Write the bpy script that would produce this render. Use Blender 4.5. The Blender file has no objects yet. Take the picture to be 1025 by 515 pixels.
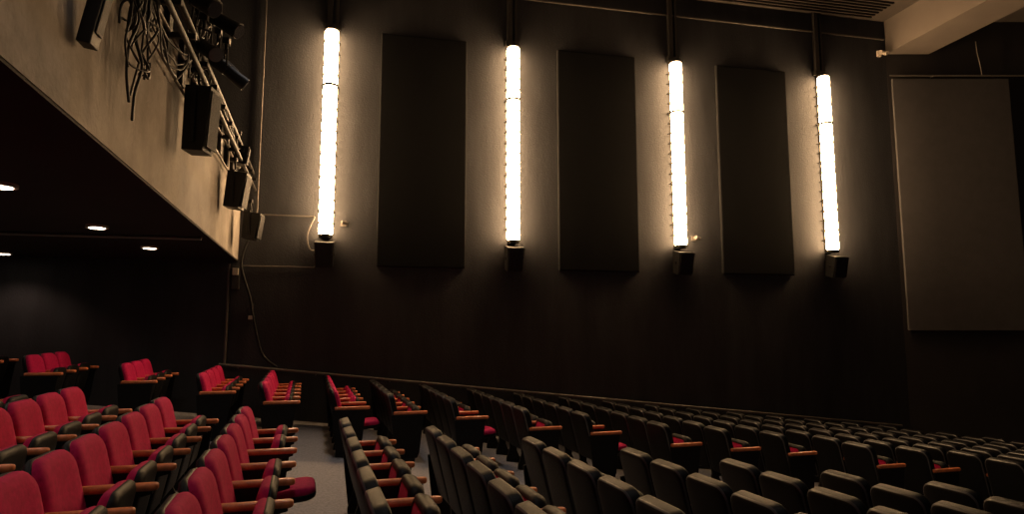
import bpy, math, random
from mathutils import Vector, Matrix
random.seed(4)
S=bpy.context.scene
EYE=1.68
SL=0.105
def fz(x): return -SL*x
# ---------------------------------------------------------------- materials
def mat(name,col,rough=.6,spec=.5,noise=0.,nscale=20,bump=0.,bscale=80,metal=0.,emit=None,estr=0,col2=None,stretch=None):
    m=bpy.data.materials.new(name); m.use_nodes=True
    nt=m.node_tree; b=nt.nodes['Principled BSDF']
    b.inputs['Base Color'].default_value=(*col,1)
    b.inputs['Roughness'].default_value=rough
    b.inputs['Metallic'].default_value=metal
    b.inputs['Specular IOR Level'].default_value=spec
    tc=nt.nodes.new('ShaderNodeTexCoord')
    src=tc.outputs['Object']
    if stretch:
        mp=nt.nodes.new('ShaderNodeMapping'); mp.inputs['Scale'].default_value=stretch
        nt.links.new(src,mp.inputs['Vector']); src=mp.outputs['Vector']
    if noise>0:
        n=nt.nodes.new('ShaderNodeTexNoise'); n.inputs['Scale'].default_value=nscale; n.inputs['Detail'].default_value=7
        n.inputs['Roughness'].default_value=.62
        nt.links.new(src,n.inputs['Vector'])
        r=nt.nodes.new('ShaderNodeValToRGB')
        c2=col2 if col2 else tuple(c*(1-noise) for c in col)
        c1=tuple(min(1,c*(1+noise)) for c in col)
        r.color_ramp.elements[0].color=(*c2,1); r.color_ramp.elements[0].position=.3
        r.color_ramp.elements[1].color=(*c1,1); r.color_ramp.elements[1].position=.7
        nt.links.new(n.outputs['Fac'],r.inputs['Fac']); nt.links.new(r.outputs['Color'],b.inputs['Base Color'])
    if bump>0:
        n=nt.nodes.new('ShaderNodeTexNoise'); n.inputs['Scale'].default_value=bscale; n.inputs['Detail'].default_value=4
        nt.links.new(tc.outputs['Object'],n.inputs['Vector'])
        bp=nt.nodes.new('ShaderNodeBump'); bp.inputs['Strength'].default_value=bump; bp.inputs['Distance'].default_value=.02
        nt.links.new(n.outputs['Fac'],bp.inputs['Height']); nt.links.new(bp.outputs['Normal'],b.inputs['Normal'])
    if emit:
        b.inputs['Emission Color'].default_value=(*emit,1); b.inputs['Emission Strength'].default_value=estr
    return m
M=dict(
 wall=mat('wall_paint_charcoal',(.034,.0350,.0400),.72,.3,.28,1.6,.3,45,stretch=(1.6,1,.35)),
 wall_low=mat('wall_paint_dark_brown',(.028,.025,.026),.7,.3,.2,1.5,.2,60),
 ceil=mat('ceiling_paint_brown',(.10,.086,.076),.85,.2,.1,2),
 soffit=mat('soffit_paint_beige',(.165,.142,.125),.8,.2,.08,1.0,.1,30),
 fascia=mat('fascia_plaster_beige',(.28,.25,.22),.8,.2,.35,1.8,.3,25),
 under=mat('balcony_underside_black',(.02,.018,.017),.8,.2,.1,3),
 carpet=mat('carpet_grey',(.27,.26,.275),.95,.1,.3,40,.4,200),
 felt=mat('acoustic_felt_black',(.0050,.0052,.0060),.95,.1,.2,60,.3,220),
 feltedge=mat('panel_edge_black',(.014,.0135,.014),.8,.2),
 splay=mat('stage_wall_panel_brown',(.080,.076,.078),.85,.15,.08,4,.1,120),
 crimson=mat('upholstery_crimson',(.42,.0045,.070),.85,.22,.22,30,.3,260),
 shell=mat('seat_shell_black_plastic',(.0050,.0052,.0064),.5,.18,.1,30,.12,300),
 edge_glint=mat('seat_edge_painted_highlight',(.075,.075,.08),.35,.5),  # lighter grey painted in for light catching the seat shell edges
 metal=mat('black_powdercoat_metal',(.007,.007,.0072),.5,.35),
 wood=mat('armrest_orange_wood',(.60,.17,.06),.35,.5,.3,18),
 pipe=mat('galvanised_pipe',(.15,.135,.12),.45,.5,.1,8,metal=.4),
 rail=mat('handrail_painted_steel',(.11,.10,.09),.35,.6),
 pipe_d=mat('dark_pipe',(.03,.027,.025),.5,.5),
 cable=mat('black_cable_rubber',(.008,.008,.008),.5,.4),
 grille=mat('speaker_grille_dark',(.007,.007,.009),.6,.3,.3,150,.3,300),
 lamp=mat('warm_lamp_tube',(1,.9,.7),.4,.3,emit=(1.0,.615,.30),estr=54),
 lamp_dim=mat('warm_lamp_tube_dimmed',(1,.9,.7),.4,.3,emit=(1.0,.82,.62),estr=8),
 down=mat('downlight_lens',(1,.9,.8),.4,.3,emit=(1.0,.82,.60),estr=9),
 white=mat('white_enamel',(.55,.48,.40),.5,.4),
 lens=mat('glass_lens',(.03,.03,.04),.08,.9),
 slot=mat('vent_slot_black',(.01,.008,.007),.9,.1),
)
# ---------------------------------------------------------------- mesh builder
class MB:
    def __init__(s): s.v=[];s.f=[];s.m=[];s.sm=[];s.mats=[]
    def mi(s,k):
        if k not in s.mats: s.mats.append(k)
        return s.mats.index(k)
    def add(s,vs,fs,k,smooth=False):
        o=len(s.v); s.v+= [tuple(v) for v in vs]; i=s.mi(k)
        for f in fs: s.f.append(tuple(o+a for a in f)); s.m.append(i); s.sm.append(smooth)
    def box(s,c,sz,k,rot=None,taper=(1,1)):
        vs=[]
        for z in(-1,1):
            for x,y in((-1,-1),(1,-1),(1,1),(-1,1)):
                t=taper if z<0 else (1,1)
                p=Vector((x*sz[0]/2*t[0],y*sz[1]/2*t[1],z*sz[2]/2))
                if rot: p=rot@p
                vs.append(p+Vector(c))
        s.add(vs,[(3,2,1,0),(4,5,6,7),(0,1,5,4),(1,2,6,5),(2,3,7,6),(3,0,4,7)],k)
    def prism(s,prof,y0,y1,k):
        n=len(prof)
        vs=[(x,y0,z) for x,z in prof]+[(x,y1,z) for x,z in prof]
        fs=[tuple(range(n)),tuple(range(2*n-1,n-1,-1))]
        fs+=[(i,i+n,(i+1)%n+n,(i+1)%n) for i in range(n)]
        s.add(vs,fs,k)
    def cyl(s,p0,p1,r,k,n=12,r1=None,smooth=True,caps=True):
        p0=Vector(p0);p1=Vector(p1);d=(p1-p0).normalized()
        a=d.orthogonal().normalized();b=d.cross(a); r1=r if r1 is None else r1
        vs=[];
        for p,rr in((p0,r),(p1,r1)):
            for i in range(n):
                t=2*math.pi*i/n; vs.append(p+a*math.cos(t)*rr+b*math.sin(t)*rr)
        s.add(vs,[(i,(i+1)%n,(i+1)%n+n,i+n) for i in range(n)],k,smooth)
        if caps: s.add(vs,[tuple(range(n-1,-1,-1)),tuple(range(n,2*n))],k)
    def lathe(s,c,prof,k,n=20):
        vs=[]
        for r,z in prof:
            for i in range(n):
                t=2*math.pi*i/n; vs.append((c[0]+r*math.cos(t),c[1]+r*math.sin(t),c[2]+z))
        fs=[]
        for a in range(len(prof)-1):
            for i in range(n): fs.append((a*n+i,a*n+(i+1)%n,(a+1)*n+(i+1)%n,(a+1)*n+i))
        s.add(vs,fs,k,True)
    def tube(s,pts,r,k,n=6):
        pts=[Vector(p) for p in pts]
        q=[]
        P=[pts[0]]+pts+[pts[-1]]
        for i in range(1,len(P)-2):
            for j in range(6):
                t=j/6; a,b,c,d=P[i-1],P[i],P[i+1],P[i+2]
                q.append(.5*((2*b)+(c-a)*t+(2*a-5*b+4*c-d)*t*t+(-a+3*b-3*c+d)*t**3))
        q.append(pts[-1])
        vs=[];up=Vector((.13,.31,.94)).normalized()
        for i,p in enumerate(q):
            d=(q[min(i+1,len(q)-1)]-q[max(i-1,0)])
            if d.length<1e-6: d=Vector((0,0,1))
            d.normalize()
            a=d.cross(up)
            if a.length<.05: a=d.orthogonal()
            a.normalize(); b=d.cross(a)
            for j in range(n):
                t=2*math.pi*j/n; vs.append(p+a*math.cos(t)*r+b*math.sin(t)*r)
        fs=[]
        for i in range(len(q)-1):
            for j in range(n): fs.append((i*n+j,i*n+(j+1)%n,(i+1)*n+(j+1)%n,(i+1)*n+j))
        s.add(vs,fs,k,True)
    def pad(s,Mx,w,h,rt,rb,layers,k,bend=0.03,cap0=True,cap1=True,seg=5,ref=None,flatcap=False):
        ref=ref or w
        def ring(ins,nn):
            out=[];W=w/2-ins;H=h/2-ins
            for cx,cy,r,a0 in((1,1,rt,0),(-1,1,rt,90),(-1,-1,rb,180),(1,-1,rb,270)):
                r=max(r-ins*.6,.01)
                for i in range(seg+1):
                    a=math.radians(a0+90*i/seg)
                    u=cx*(W-r)+math.cos(a)*r; v=cy*(H-r)+math.sin(a)*r
                    out.append(Mx@Vector((nn+bend*(2*u/ref)**2,u,v)))
            return out
        R=[ring(i,n) for i,n in layers]; n=len(R[0]); vs=[p for r in R for p in r]; fs=[]
        for a in range(len(R)-1):
            for i in range(n): fs.append((a*n+i,a*n+(i+1)%n,(a+1)*n+(i+1)%n,(a+1)*n+i))
        if cap0: fs.append(tuple(range(n-1,-1,-1)))
        if cap1: fs.append(tuple(range((len(R)-1)*n,len(R)*n)))
        s.add(vs,fs,k,True)
    def mesh(s,name):
        me=bpy.data.meshes.new(name); me.from_pydata(s.v,[],s.f)
        for k in s.mats: me.materials.append(M[k])
        for p,i,sm in zip(me.polygons,s.m,s.sm): p.material_index=i; p.use_smooth=sm
        import bmesh
        bm=bmesh.new(); bm.from_mesh(me); bmesh.ops.recalc_face_normals(bm,faces=bm.faces); bm.to_mesh(me); bm.free()
        return me
    def obj(s,name,loc=(0,0,0),rz=0,bevel=0):
        o=bpy.data.objects.new(name,s.mesh(name)); S.collection.objects.link(o)
        o.location=loc; o.rotation_euler=(0,0,rz)
        if bevel:
            b=o.modifiers.new('bevel','BEVEL'); b.width=bevel; b.segments=2; b.limit_method='ANGLE'; b.angle_limit=math.radians(40)
        return o
def E(z): return z+EYE
WY=12.3
# ---------------------------------------------------------------- room shell
CZ=E(7.15)
def slab(name,x0,x1,y0,y1,z0,z1,k):
    b=MB(); b.box(((x0+x1)/2,(y0+y1)/2,(z0+z1)/2),(x1-x0,y1-y0,z1-z0),k); return b.obj(name)
slab('wall_left',-9,11.5,WY,WY+.3,-2.4,CZ,'wall')
slab('wall_right',-9,22,-16.3,-16,-3.4,CZ,'wall')
slab('wall_back',-9.3,-9,-16.3,WY+.3,-2,CZ,'wall_low')
slab('wall_stage',22,22.3,-16.3,WY+.3,-3.4,CZ,'wall_low')
b=MB()  # sloped floor
x0,x1,y0,y1=-9,22,-16,WY
b.add([(x0,y0,fz(x0)),(x1,y0,fz(x1)),(x1,y1,fz(x1)),(x0,y1,fz(x0)),(x0,y0,fz(x0)-.3),(x1,y0,fz(x1)-.3),(x1,y1,fz(x1)-.3),(x0,y1,fz(x0)-.3)],
 [(0,1,2,3),(7,6,5,4),(0,4,5,1),(1,5,6,2),(2,6,7,3),(3,7,4,0)],'carpet'); b.obj('floor')
slab('ceiling',-9.3,22.3,-16.3,WY+.3,CZ,CZ+.3,'ceil')
# splayed stage-side wall
d=Vector((math.cos(math.radians(12.3)),-math.sin(math.radians(12.3)),0)); nrm=Vector((-d.y,d.x,0))
b=MB(); A=Vector((11.5,WY,0)); L=8.5
pts=[A,A+d*L,A+d*L+nrm*.3,A+nrm*.3]
b.add([(p.x,p.y,-3.2) for p in pts]+[(p.x,p.y,CZ) for p in pts],[(3,2,1,0),(4,5,6,7),(0,1,5,4),(1,2,6,5),(2,3,7,6),(3,0,4,7)],'wall_low'); b.obj('wall_stage_side')
b=MB()
R=Matrix.Rotation(-math.radians(12.3),3,'Z')
c=A+d*(.05+2.62/2+.04)-nrm*.05
b.box((c.x,c.y,E(2.89)),(2.66,.06,5.73),'splay',R); b.obj('stage_side_panel',bevel=.01)
b=MB(); z=E(5.81); p=A+d*.0-nrm*.12; q=A+d*7-nrm*.12
b.cyl((p.x,p.y,z),(q.x,q.y,z),.018,'pipe')
for t in (1.0,3.4,5.6):
    w=A+d*t; b.cyl((w.x,w.y,z),(w.x-nrm.x*.12,w.y-nrm.y*.12,z),.015,'pipe')
w=A+d*2.1-nrm*.12; b.tube([(w.x,w.y,z),(w.x-.03,w.y,z+.25),(w.x-.08,w.y,z+.5),(w.x-.1,w.y,z+.8)],.012,'pipe')
b.obj('curtain_pipe_rail')
# bulkhead beam
b=MB(); zb=E(6.36)
q0=A-nrm*.02; q1=A+d*.98-nrm*.02
foot=[(q0.x,q0.y),(11.55,-15.9),(12.5,-15.9),(q1.x,q1.y)]
n=len(foot)
b.add([(x,y,zb) for x,y in foot]+[(x,y,CZ) for x,y in foot],[tuple(range(n-1,-1,-1)),tuple(range(n,2*n))]+[(i,(i+1)%n,(i+1)%n+n,i+n) for i in range(n)],'soffit')
b.obj('ceiling_soffit')
# ceiling louvre
b=MB()
for i in range(7):
    y=WY-.2-i*.11
    b.box((8.8,y,CZ-.035),(4.4,.04,.03),'slot')
b.box((8.8,WY-.55,CZ-.012),(4.6,.9,.02),'ceil')
b.obj('ceiling_vent_grille')
# ---------------------------------------------------------------- strip lights
def strip(x,y,s,nm,lk='lamp'):
    b=MB(); z0,z1=E(1.74),E(5.60)
    yc=y-s*.17
    b.box((x,y-s*.035,(z0+z1)/2),(.14,.07,z1-z0+.1),'metal')
    N=18; pit=(z1-z0)/N; prof=[]
    for i in range(N):
        for f,r in((0.02,.098),(.10,.120),(.3,.128),(.7,.128),(.90,.120),(.98,.098)):
            prof.append((r,(i+f)*pit))
    b.lathe((x,yc,z0),prof,lk,20)
    b.cyl((x,yc,z0-.06),(x,yc,z0),.12,'metal',20)
    b.cyl((x,yc,z1),(x,yc,z1+.05),.12,'metal',20)
    zc=z0+pit*13
    b.cyl((x,yc,zc-.02),(x,yc,zc+.02),.138,'metal',20)
    b.box((x,y-s*.06,zc),(.3,.04,.05),'metal')
    for i in range(1,N):
        zz=z0+i*pit
        b.box((x,y-s*.095,zz),(.31,.13,.014),'metal')  # fins added behind the tube to scallop its light on the wall
    b.box((x-.05,y-s*.05,(z1+.08+CZ)/2),(.09,.1,CZ-z1-.08),'pipe_d')
    b.box((x+.08,y-s*.04,(z1+.08+CZ)/2),(.05,.07,CZ-z1-.08),'pipe_d')
    b.box((x,y-s*.06,z1+.12),(.28,.12,.1),'pipe_d')
    return b.obj(nm)
SX=[-.80,2.67,6.15,9.68]
for x in SX: strip(x,WY,1,'strip_light_fixture')
for x in SX: strip(x,-16,-1,'strip_light_fixture','lamp_dim')
def box_speaker(x,y,s,z,w=.34,h=.46,dp=.30,name='loudspeaker'):
    b=MB()
    R=Matrix.Rotation(math.radians(14*s),3,'X')
    b.box((0,-s*(.1+dp/2),0),(w,dp,h),'metal',R,taper=(.88,.8))
    fr=R@Vector((0,-s*(dp/2+.008),0))
    b.box((0,-s*(.1+dp/2)+fr.y,fr.z),(w*.86,.012,h*.86),'grille',R)
    b.box((0,-s*.05,.05),(.1,.1,.14),'metal'); b.box((0,-s*.01,.05),(.2,.02,.2),'metal')
    b.cyl((w/2+.01,-s*(.1+dp/2),0),(-w/2-.01,-s*(.1+dp/2),0),.03,'metal')
    return b.obj(name,(x,y,z),0,.008)
for x in SX: box_speaker(x,WY,1,E(1.38))
for i,(x0,x1) in enumerate([(.12,1.75),(3.62,5.28),(7.15,8.80)]):
    b=MB(); b.box(((x0+x1)/2,WY-.045,E(3.44)),(x1-x0,.08,4.48),'felt')
    for xx in(x0,x1): b.box((xx,WY-.035,E(3.44)),(.02,.06,4.50),'feltedge')
    b.box(((x0+x1)/2,WY-.035,E(5.69)),(x1-x0,.06,.02),'feltedge')
    b.obj('acoustic_panel',bevel=.01)
# ---------------------------------------------------------------- wall pipes
def pipe_obj(name,paths,r,k):
    b=MB()
    for P in paths:
        for a,c in zip(P[:-1],P[1:]): b.cyl(a,c,r,k,8)
    return b.obj(name)
y=WY-.03
pipe_obj('electrical_conduit',[[(-2.0,y,E(2.1)),(-2.0,y,CZ)],[(-2.2,y,E(2.09)),(-1.0,y,E(2.09))],[(-2.25,y,E(1.16)),(-1.0,y,E(1.16)),(-.9,y,E(1.22))]],.013,'pipe')
pipe_obj('ceiling_conduit',[[(-3,y,E(6.72)),(3,y,E(6.72)),(11.45,y,E(6.70))]],.02,'pipe')
b=MB(); 
b.tube([(-2.1,WY-.05,E(1.7)),(-2.22,WY-.06,E(1.2)),(-2.05,WY-.06,E(.6)),(-1.95,WY-.05,E(0.1)),(-1.8,WY-.05,E(-.4)),(-1.55,WY-.05,E(-.62))],.022,'cable')
b.tube([(-1.0,WY-.05,E(2.08)),(-1.12,WY-.06,E(1.75)),(-1.06,WY-.06,E(1.48)),(-.9,WY-.05,E(1.5))],.011,'pipe')
b.obj('hanging_cable')
rail=[(x,WY-.09,.86+fz(x)) for x in(-2.5,.2,4.4,8.6,11.2)]
b=MB()
for a,c in zip(rail[:-1],rail[1:]): b.cyl(a,c,.024,'rail')
for i in range(11):
    x=-2.2+i*1.3; b.cyl((x,WY-.09,.86+fz(x)),(x,WY,.82+fz(x)),.012,'rail')
b.obj('handrail')
pipe_obj('vertical_conduit',[[(-2.42,WY-.04,fz(-2.42)+.88),(-2.42,WY-.04,E(1.2))]],.025,'pipe')
def small_cam(x,z):
    b=MB(); b.box((0,-.02,0),(.1,.04,.1),'pipe'); b.cyl((0,-.04,0),(.03,-.12,-.01),.02,'pipe'); b.cyl((-.02,-.15,.0),(.08,-.12,-.02),.04,'pipe'); b.cyl((.08,-.12,-.02),(.09,-.118,-.025),.032,'lens'); b.obj('security_camera',(x,WY,z))
small_cam(-.50,E(1.98)); small_cam(6.52,E(1.92))
b=MB(); b.box((0,-.03,0),(.1,.05,.14),'white'); b.cyl((0,-.05,0),(-.12,-.2,-.05),.05,'white'); b.cyl((.02,-.05,.02),(.05,-.22,-.06),.045,'white'); b.obj('security_spotlight',(11.3,WY,E(6.35)),bevel=.004)
b=MB(); b.box((0,-.05,0),(.12,.1,.4),'pipe_d'); b.box((0,-.11,.1),(.1,.04,.12),'white'); b.obj('emergency_light',(-2.3,WY,E(.95)),bevel=.006)
b=MB(); b.box((0,-.03,0),(.08,.05,.3),'pipe_d'); b.box((0,-.06,-.1),(.07,.02,.07),'white'); b.obj('switch_box',(-2.03,WY,E(.35)),bevel=.004)
# ---------------------------------------------------------------- balcony
def fx(yy): return -1.69-.068*(yy-3.5)
ZB,ZT=E(1.24),E(2.88)
b=MB(); ya,yb=-15.95,WY
def quadprism(pts,za,zc,k): b.add([(x,y,za) for x,y in pts]+[(x,y,zc) for x,y in pts],[(3,2,1,0),(4,5,6,7),(0,1,5,4),(1,2,6,5),(2,3,7,6),(3,0,4,7)],k)
quadprism([(fx(ya),ya),(fx(yb),yb),(fx(yb)-.18,yb),(fx(ya)-.18,ya)],ZB+.02,ZT,'fascia')
quadprism([(fx(ya)-.005,ya),(fx(yb)-.005,yb),(-9,yb),(-9,ya)],ZB,ZB+.018,'under')
quadprism([(fx(ya)-.2,ya),(fx(yb)-.2,yb),(-9,yb),(-9,ya)],ZB+.03,ZB+.5,'under')
b.obj('balcony')
pipe_obj('underside_conduit',[[(fx(9.2)-.1,9.2,ZB-.022),(-8.8,9.2,ZB-.022)]],.022,'pipe')
def lamp_at(parent,loc,power,size,aim=None,blend=.6,col=(1,.84,.66),rad=.08):
    l=bpy.data.lights.new('lamp','SPOT'); l.energy=power; l.spot_size=math.radians(size); l.spot_blend=blend; l.color=col; l.shadow_soft_size=rad
    o=bpy.data.objects.new('lamp',l); S.collection.objects.link(o); o.parent=parent; o.location=loc
    if aim: o.rotation_euler=Vector(aim).to_track_quat('-Z','Y').to_euler()
for (x,yy,pw) in [(-3.14,8.45,13),(-3.15,10.39,13),(-3.05,6.2,20),(-5.62,11.65,24),(-3.1,4.1,26),(-5.5,8.9,16),(-3.0,2.0,26),(-5.5,5.5,16)]:
    b=MB(); b.cyl((0,0,0),(0,0,-.03),.12,'white',24); b.cyl((0,0,-.028),(0,0,-.034),.085,'down',24); o=b.obj('recessed_downlight',(x,yy,ZB))
    lamp_at(o,(0,0,-.06),pw,130,col=(1,.66,.48) if yy==11.65 else (1,.84,.7))
for (x,yy,pw) in [(-.2,3.2,210),(-.2,8.2,330),(4.0,3.0,110),(4.0,7.8,120),(8.2,2.5,100),(8.2,7.5,110),(0.5,-4,120),(6,-4,120)]:  # unseen ceiling lamps, added as fill light on seats and aisle
    b=MB(); b.cyl((0,0,0),(0,0,-.14),.16,'pipe_d',24); b.cyl((0,0,-.14),(0,0,-.146),.12,'down',24); o=b.obj('added_fill_downlight',(x,yy,CZ))
    lamp_at(o,(0,0,-.2),pw,50,blend=.8,col=(1,.96,.93),rad=.12)
def off(yy,o,z): return (fx(yy)+o,yy,z)
b=MB()
for o,z,r in((.20,ZT-.05,.024),(.24,ZT-.35,.024),(.10,ZT+.12,.02),(.05,ZT-.18,.015),(.06,ZT-.52,.015)):
    b.cyl(off(-8,o,z),off(12.25,o,z),r,'pipe_d' if o in(.20,.24) else 'pipe',10)
for i in range(18):
    yy=1.0+i*.65
    b.box(off(yy,.14,ZT-.2),(.26,.04,.05),'metal'); b.box(off(yy,.03,ZT-.2),(.05,.1,.5),'metal')
    if i%2: b.box(off(yy+.2,.12,ZT-.02),(.10,.22,.14),'metal')
b.obj('lighting_pipe_rail')
def hung_speaker(yy,o,z,w,h,dp,rz,tilt=8,name='hanging_loudspeaker'):
    b=MB(); R=Matrix.Rotation(math.radians(tilt),3,'Y')
    b.box((0,0,0),(dp,w,h),'metal',R,taper=(.8,.9))
    f=R@Vector((dp/2+.005,0,0)); b.box(f,(.012,w*.88,h*.88),'grille',R)
    for sy in(-1,1): b.box((-.02,sy*(w/2+.012),.05),(.05,.01,h*.9),'metal')
    b.box((-.02,0,h*.52),(.05,w+.04,.012),'metal')
    b.cyl((-.02,0,h*.5),(-.05,0,h*.5+.22),.016,'metal')
    b.box((-.06,0,h*.5+.2),(.1,.08,.06),'metal')
    return b.obj(name,off(yy,o,z),rz,.006)
hung_speaker(6.95,.21,E(2.12),.27,.66,.26,-.15,3)
hung_speaker(9.9,.22,E(2.02),.28,.52,.27,-.1)
hung_speaker(11.4,.30,E(1.74),.28,.44,.27,-.1)
hung_speaker(10.2,.22,E(2.62),.2,.28,.2,.1)
def spot(loc,aim,s=1.):
    b=MB(); a=Vector(aim).normalized()
    b.cyl(-a*.2*s,a*.02*s,.085*s,'metal',16); b.cyl(a*.02*s,a*.3*s,.075*s,'metal',16,r1=.09*s); b.cyl(a*.3*s,a*.31*s,.082*s,'lens',16)
    b.cyl(-a*.28*s,-a*.2*s,.05*s,'metal',12)
    side=a.cross(Vector((0,0,1))).normalized()
    for q in(-1,1):
        b.cyl(side*q*.1*s,side*q*.1*s+Vector((0,0,.22*s)),.012,'metal',6)
    b.cyl(side*-.1*s+Vector((0,0,.22*s)),side*.1*s+Vector((0,0,.22*s)),.012,'metal',6)
    b.cyl((0,0,.22*s),(0,0,.36*s),.02,'metal',8); b.box((0,0,.36*s),(.07,.07,.07),'metal')
    b.obj('stage_spotlight',loc)
spot(off(7.0,.30,E(3.25)),(.8,-.2,-.5),.95)
spot(off(7.35,.36,E(2.85)),(.7,.25,-.5),.85)
spot(off(6.7,.24,E(2.8)),(.6,-.6,-.5),.85)
spot(off(7.8,.20,E(3.15)),(.6,.3,-.55),.85)
spot(off(6.2,.24,E(3.05)),(.7,-.4,-.5),.9)
b=MB(); R=Matrix.Rotation(math.radians(10),3,'Y')
b.box((0,0,0),(.08,.12,.85),'metal',R); b.box(R@Vector((.045,0,0)),(.012,.09,.7),'grille',R); b.cyl((-.03,0,.2),(-.11,0,.3),.02,'metal'); b.obj('flood_light',off(4.15,.14,E(2.10)),0,.01)
# tangled cables
b=MB()
def loose(c,sp,n,r):
    P=[]; y,z=c; a=random.random()*6.28
    for i in range(n):
        a+=random.uniform(.5,1.3)
        P.append(off(y+sp*math.cos(a)*random.uniform(.3,1),.10+random.uniform(-.03,.09),z+sp*1.5*math.sin(a)*random.uniform(.3,1)))
    b.tube(P,r,'cable')
def drop(y,z0,z1,r):
    P=[];n=6
    for i in range(n+1):
        t=i/n; P.append(off(y+random.uniform(-.07,.07),.09+random.uniform(-.02,.06),z0+(z1-z0)*t))
    b.tube(P,r,'cable')
for i in range(8): loose((4.85+random.uniform(-.15,.35),E(2.2)+random.uniform(-.15,.25)),random.uniform(.12,.28),8,random.choice([.007,.009,.012]))
for y0,z1 in((4.7,1.8),(4.85,1.6),(4.98,1.5),(5.1,1.7),(5.4,1.95)): drop(y0,E(2.75),E(z1),random.choice([.008,.011]))
for i in range(4):
    P=[];y0=5.0+i*.1;y1=6.3+random.random()*.5
    for j in range(7):
        t=j/6; P.append(off(y0+(y1-y0)*t,.12+random.uniform(-.02,.05),E(2.55)+.2*t-(.3+.15*i)*4*t*(1-t)*.6+random.uniform(-.03,.03)))
    b.tube(P,.009,'cable')
for i in range(9): loose((7.1+random.uniform(-.4,.5),E(3.0)+random.uniform(-.3,.3)),random.uniform(.12,.3),7,.010)
for i in range(4):
    P=[];y0=8.0+i*.5;y1=y0+1.2
    for j in range(6):
        t=j/5; P.append(off(y0+(y1-y0)*t,.22,E(2.75)-.8*t*(1-t)*(.3+.2*i)))
    b.tube(P,.011,'cable')
b.obj('cable_bundle')
# ---------------------------------------------------------------- seats
def seat_mesh(name,fold=True,first=False,last=False,red=True):
    b=MB()
    lean=math.radians(14)
    bd=.022 if red else .008
    v=Vector((-math.sin(lean),0,math.cos(lean))); n=Vector((math.cos(lean),0,math.sin(lean)))
    def frame(c,n,v):
        m=Matrix.Identity(4)
        for i,a in enumerate((n,Vector((0,1,0)),v)): m[0][i],m[1][i],m[2][i]=a
        m.translation=Vector(c); return m
    base=Vector((.06,0,.27))
    F=frame(base+v*.31,n,v)
    if red:
        b.pad(F,.515,.64,.13,.05,[(.15,-.062),(.05,-.058),(.014,-.045),(0,-.028),(0,-.006),(.006,.0)],'shell',cap1=False,bend=bd)
        b.pad(frame(base+v*.312,n,v),.506,.628,.125,.05,[(.004,-.012),(.0,.015),(.006,.036),(.022,.052),(.06,.062),(.12,.066),(.18,.062)],'crimson',cap0=False,ref=.515,bend=bd)
    else:
        b.pad(F,.515,.64,.10,.05,[(.15,-.0585),(.05,-.058),(.022,-.056),(.012,-.050)],'shell',cap1=False,bend=bd)
        b.pad(F,.515,.64,.10,.05,[(.012,-.050),(.004,-.044),(.001,-.038)],'edge_glint',cap0=False,cap1=False,bend=bd)
        b.pad(F,.515,.64,.10,.05,[(.001,-.038),(0,-.034),(0,.020),(.002,.028),(.008,.034),(.016,.034)],'shell',cap0=False,cap1=False,bend=bd)
        b.pad(frame(base+v*.305,n,v),.490,.60,.10,.05,[(.0,-.01),(.0,.020),(.012,.032),(.035,.038),(.09,.040),(.16,.040)],'crimson',cap0=False,ref=.515,bend=bd)
    ang=math.radians(78 if fold else 5)
    vv=Vector((math.cos(ang),0,math.sin(ang))); nn=Vector((-math.sin(ang),0,math.cos(ang)))
    hc=Vector((.20 if fold else .12,0,.36))+vv*(.13 if fold else .22)
    G=frame(hc,nn,vv)
    b.pad(G,.450,.43,.09,.05,[(.01,-.02),(0,-.005),(0,.02),(.012,.042),(.04,.052),(.10,.058)],'crimson',bend=-.008)
    if red or not fold: lay=[(.10,-.052),(.03,-.048),(.008,-.035),(.0,-.015),(0,.0),(.004,.003)]
    else: lay=[(.10,-.052),(.03,-.048),(.008,-.035),(.0,-.015),(0,.03),(.012,.052),(.035,.060),(.05,.058)]
    b.pad(G,.460,.440,.09,.05,lay,'shell',bend=-.008,cap1=False)
    b.cyl((.15,-.24,.36),(.15,.24,.36),.014,'metal',8)
    prof=[(-.03,-.0),(.24,-.03),(.25,.02),(.16,.07),(.12,.16),(.13,.42),(.20,.54),(.38,.585),(.38,.605),(-.05,.605),(.0,.45),(.02,.2),(-.03,.05)]
    endp=[(-.02,.03),(.27,.03),(.30,.10),(.34,.45),(.36,.60),(.0,.605),(-.085,.60),(-.06,.35)]
    def arm(y):
        b.prism(prof,y-.015,y+.015,'metal')
        a=frame((.18,y,.626),Vector((0,0,1)),Vector((1,0,0)))
        b.pad(a,.062,.46,.028,.02,[(.006,-.020),(0,-.010),(0,.010),(.006,.018),(.014,.021)],'wood',bend=-.003)
    arm(-.275)
    if first: b.prism(endp,-.312,-.294,'shell')
    if last:
        arm(.275); b.prism(endp,.294,.312,'shell')
    return b.mesh(name)
VAR={}
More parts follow.
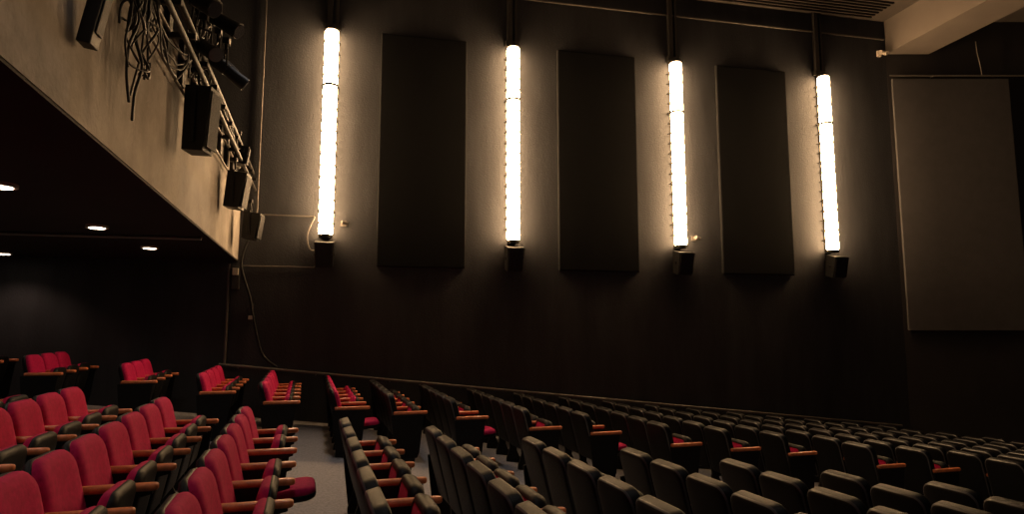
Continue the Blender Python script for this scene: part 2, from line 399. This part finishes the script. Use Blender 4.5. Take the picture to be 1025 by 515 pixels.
for f in(0,1):
    for a in(0,1):
        for l in(0,1):
            for r in(0,1): VAR[(f,a,l,r)]=seat_mesh('theater_seat_mesh',bool(f),bool(a),bool(l),bool(r))
rowX=[-5.65,-4.5,-3.3,-2.2,-1.35,-.45,.32]
while rowX[-1]<15: rowX.append(rowX[-1]+.85)
midX={0:-4.65,1:-3.8,2:-2.93,3:-2.10}
RZ=math.atan(.09); SP=.55
def put(X9,ys,folds,red):
    for i,yy in enumerate(ys):
        x=X9-.09*(yy-9)+.10
        fo=0 if (folds and i in folds) else 1
        o=bpy.data.objects.new('theater_seat',VAR[(fo,int(i==0),int(i==len(ys)-1),int(red))])
        o.location=(x,yy,fz(x)+.003); o.rotation_euler=(0,0,RZ); S.collection.objects.link(o)
dyr=SP*math.cos(RZ)
for k,X in enumerate(rowX):
    ye=9.25-.27*X; ye=max(ye,6.2)
    if k in(3,4,5): ye-=.35
    top=11.9 if X<10.9 else 11.9-.25*(X-10.9)-.4
    n=int((top-ye-.3)/dyr)+1
    ys=[top-.3-dyr*(n-1-i) for i in range(n)]
    put(X,ys,{0} if k in(5,7,9) else None,k<=5)
    Xm=midX.get(k,X)
    yt=6.45-.27*Xm if Xm>0 else 6.35-.3*Xm*1.0
    yt=max(yt,2.6)
    lo=max(.4,Xm/1.25-3.2)
    n=int((yt-.3-lo)/dyr)+1
    if n>0 and yt-.3>lo:
        ys=[yt-.3-dyr*(n-1-i) for i in range(n)]
        put(Xm,ys,{n-3} if k==4 else None,k<=4)
# ---------------------------------------------------------------- world / camera
w=bpy.data.worlds.new('dim'); S.world=w; w.use_nodes=True
w.node_tree.nodes['Background'].inputs[0].default_value=(.02,.016,.013,1); w.node_tree.nodes['Background'].inputs[1].default_value=.3
cam=bpy.data.cameras.new('camera'); co=bpy.data.objects.new('camera',cam); S.collection.objects.link(co)
cam.sensor_width=36; cam.lens=655/1025*36
co.location=(0,0,EYE); co.rotation_euler=(math.pi/2+math.atan(75/655),0,-math.radians(12.3))
cam.clip_start=.05
S.camera=co
S.view_settings.view_transform='Standard'
S.view_settings.look='None'
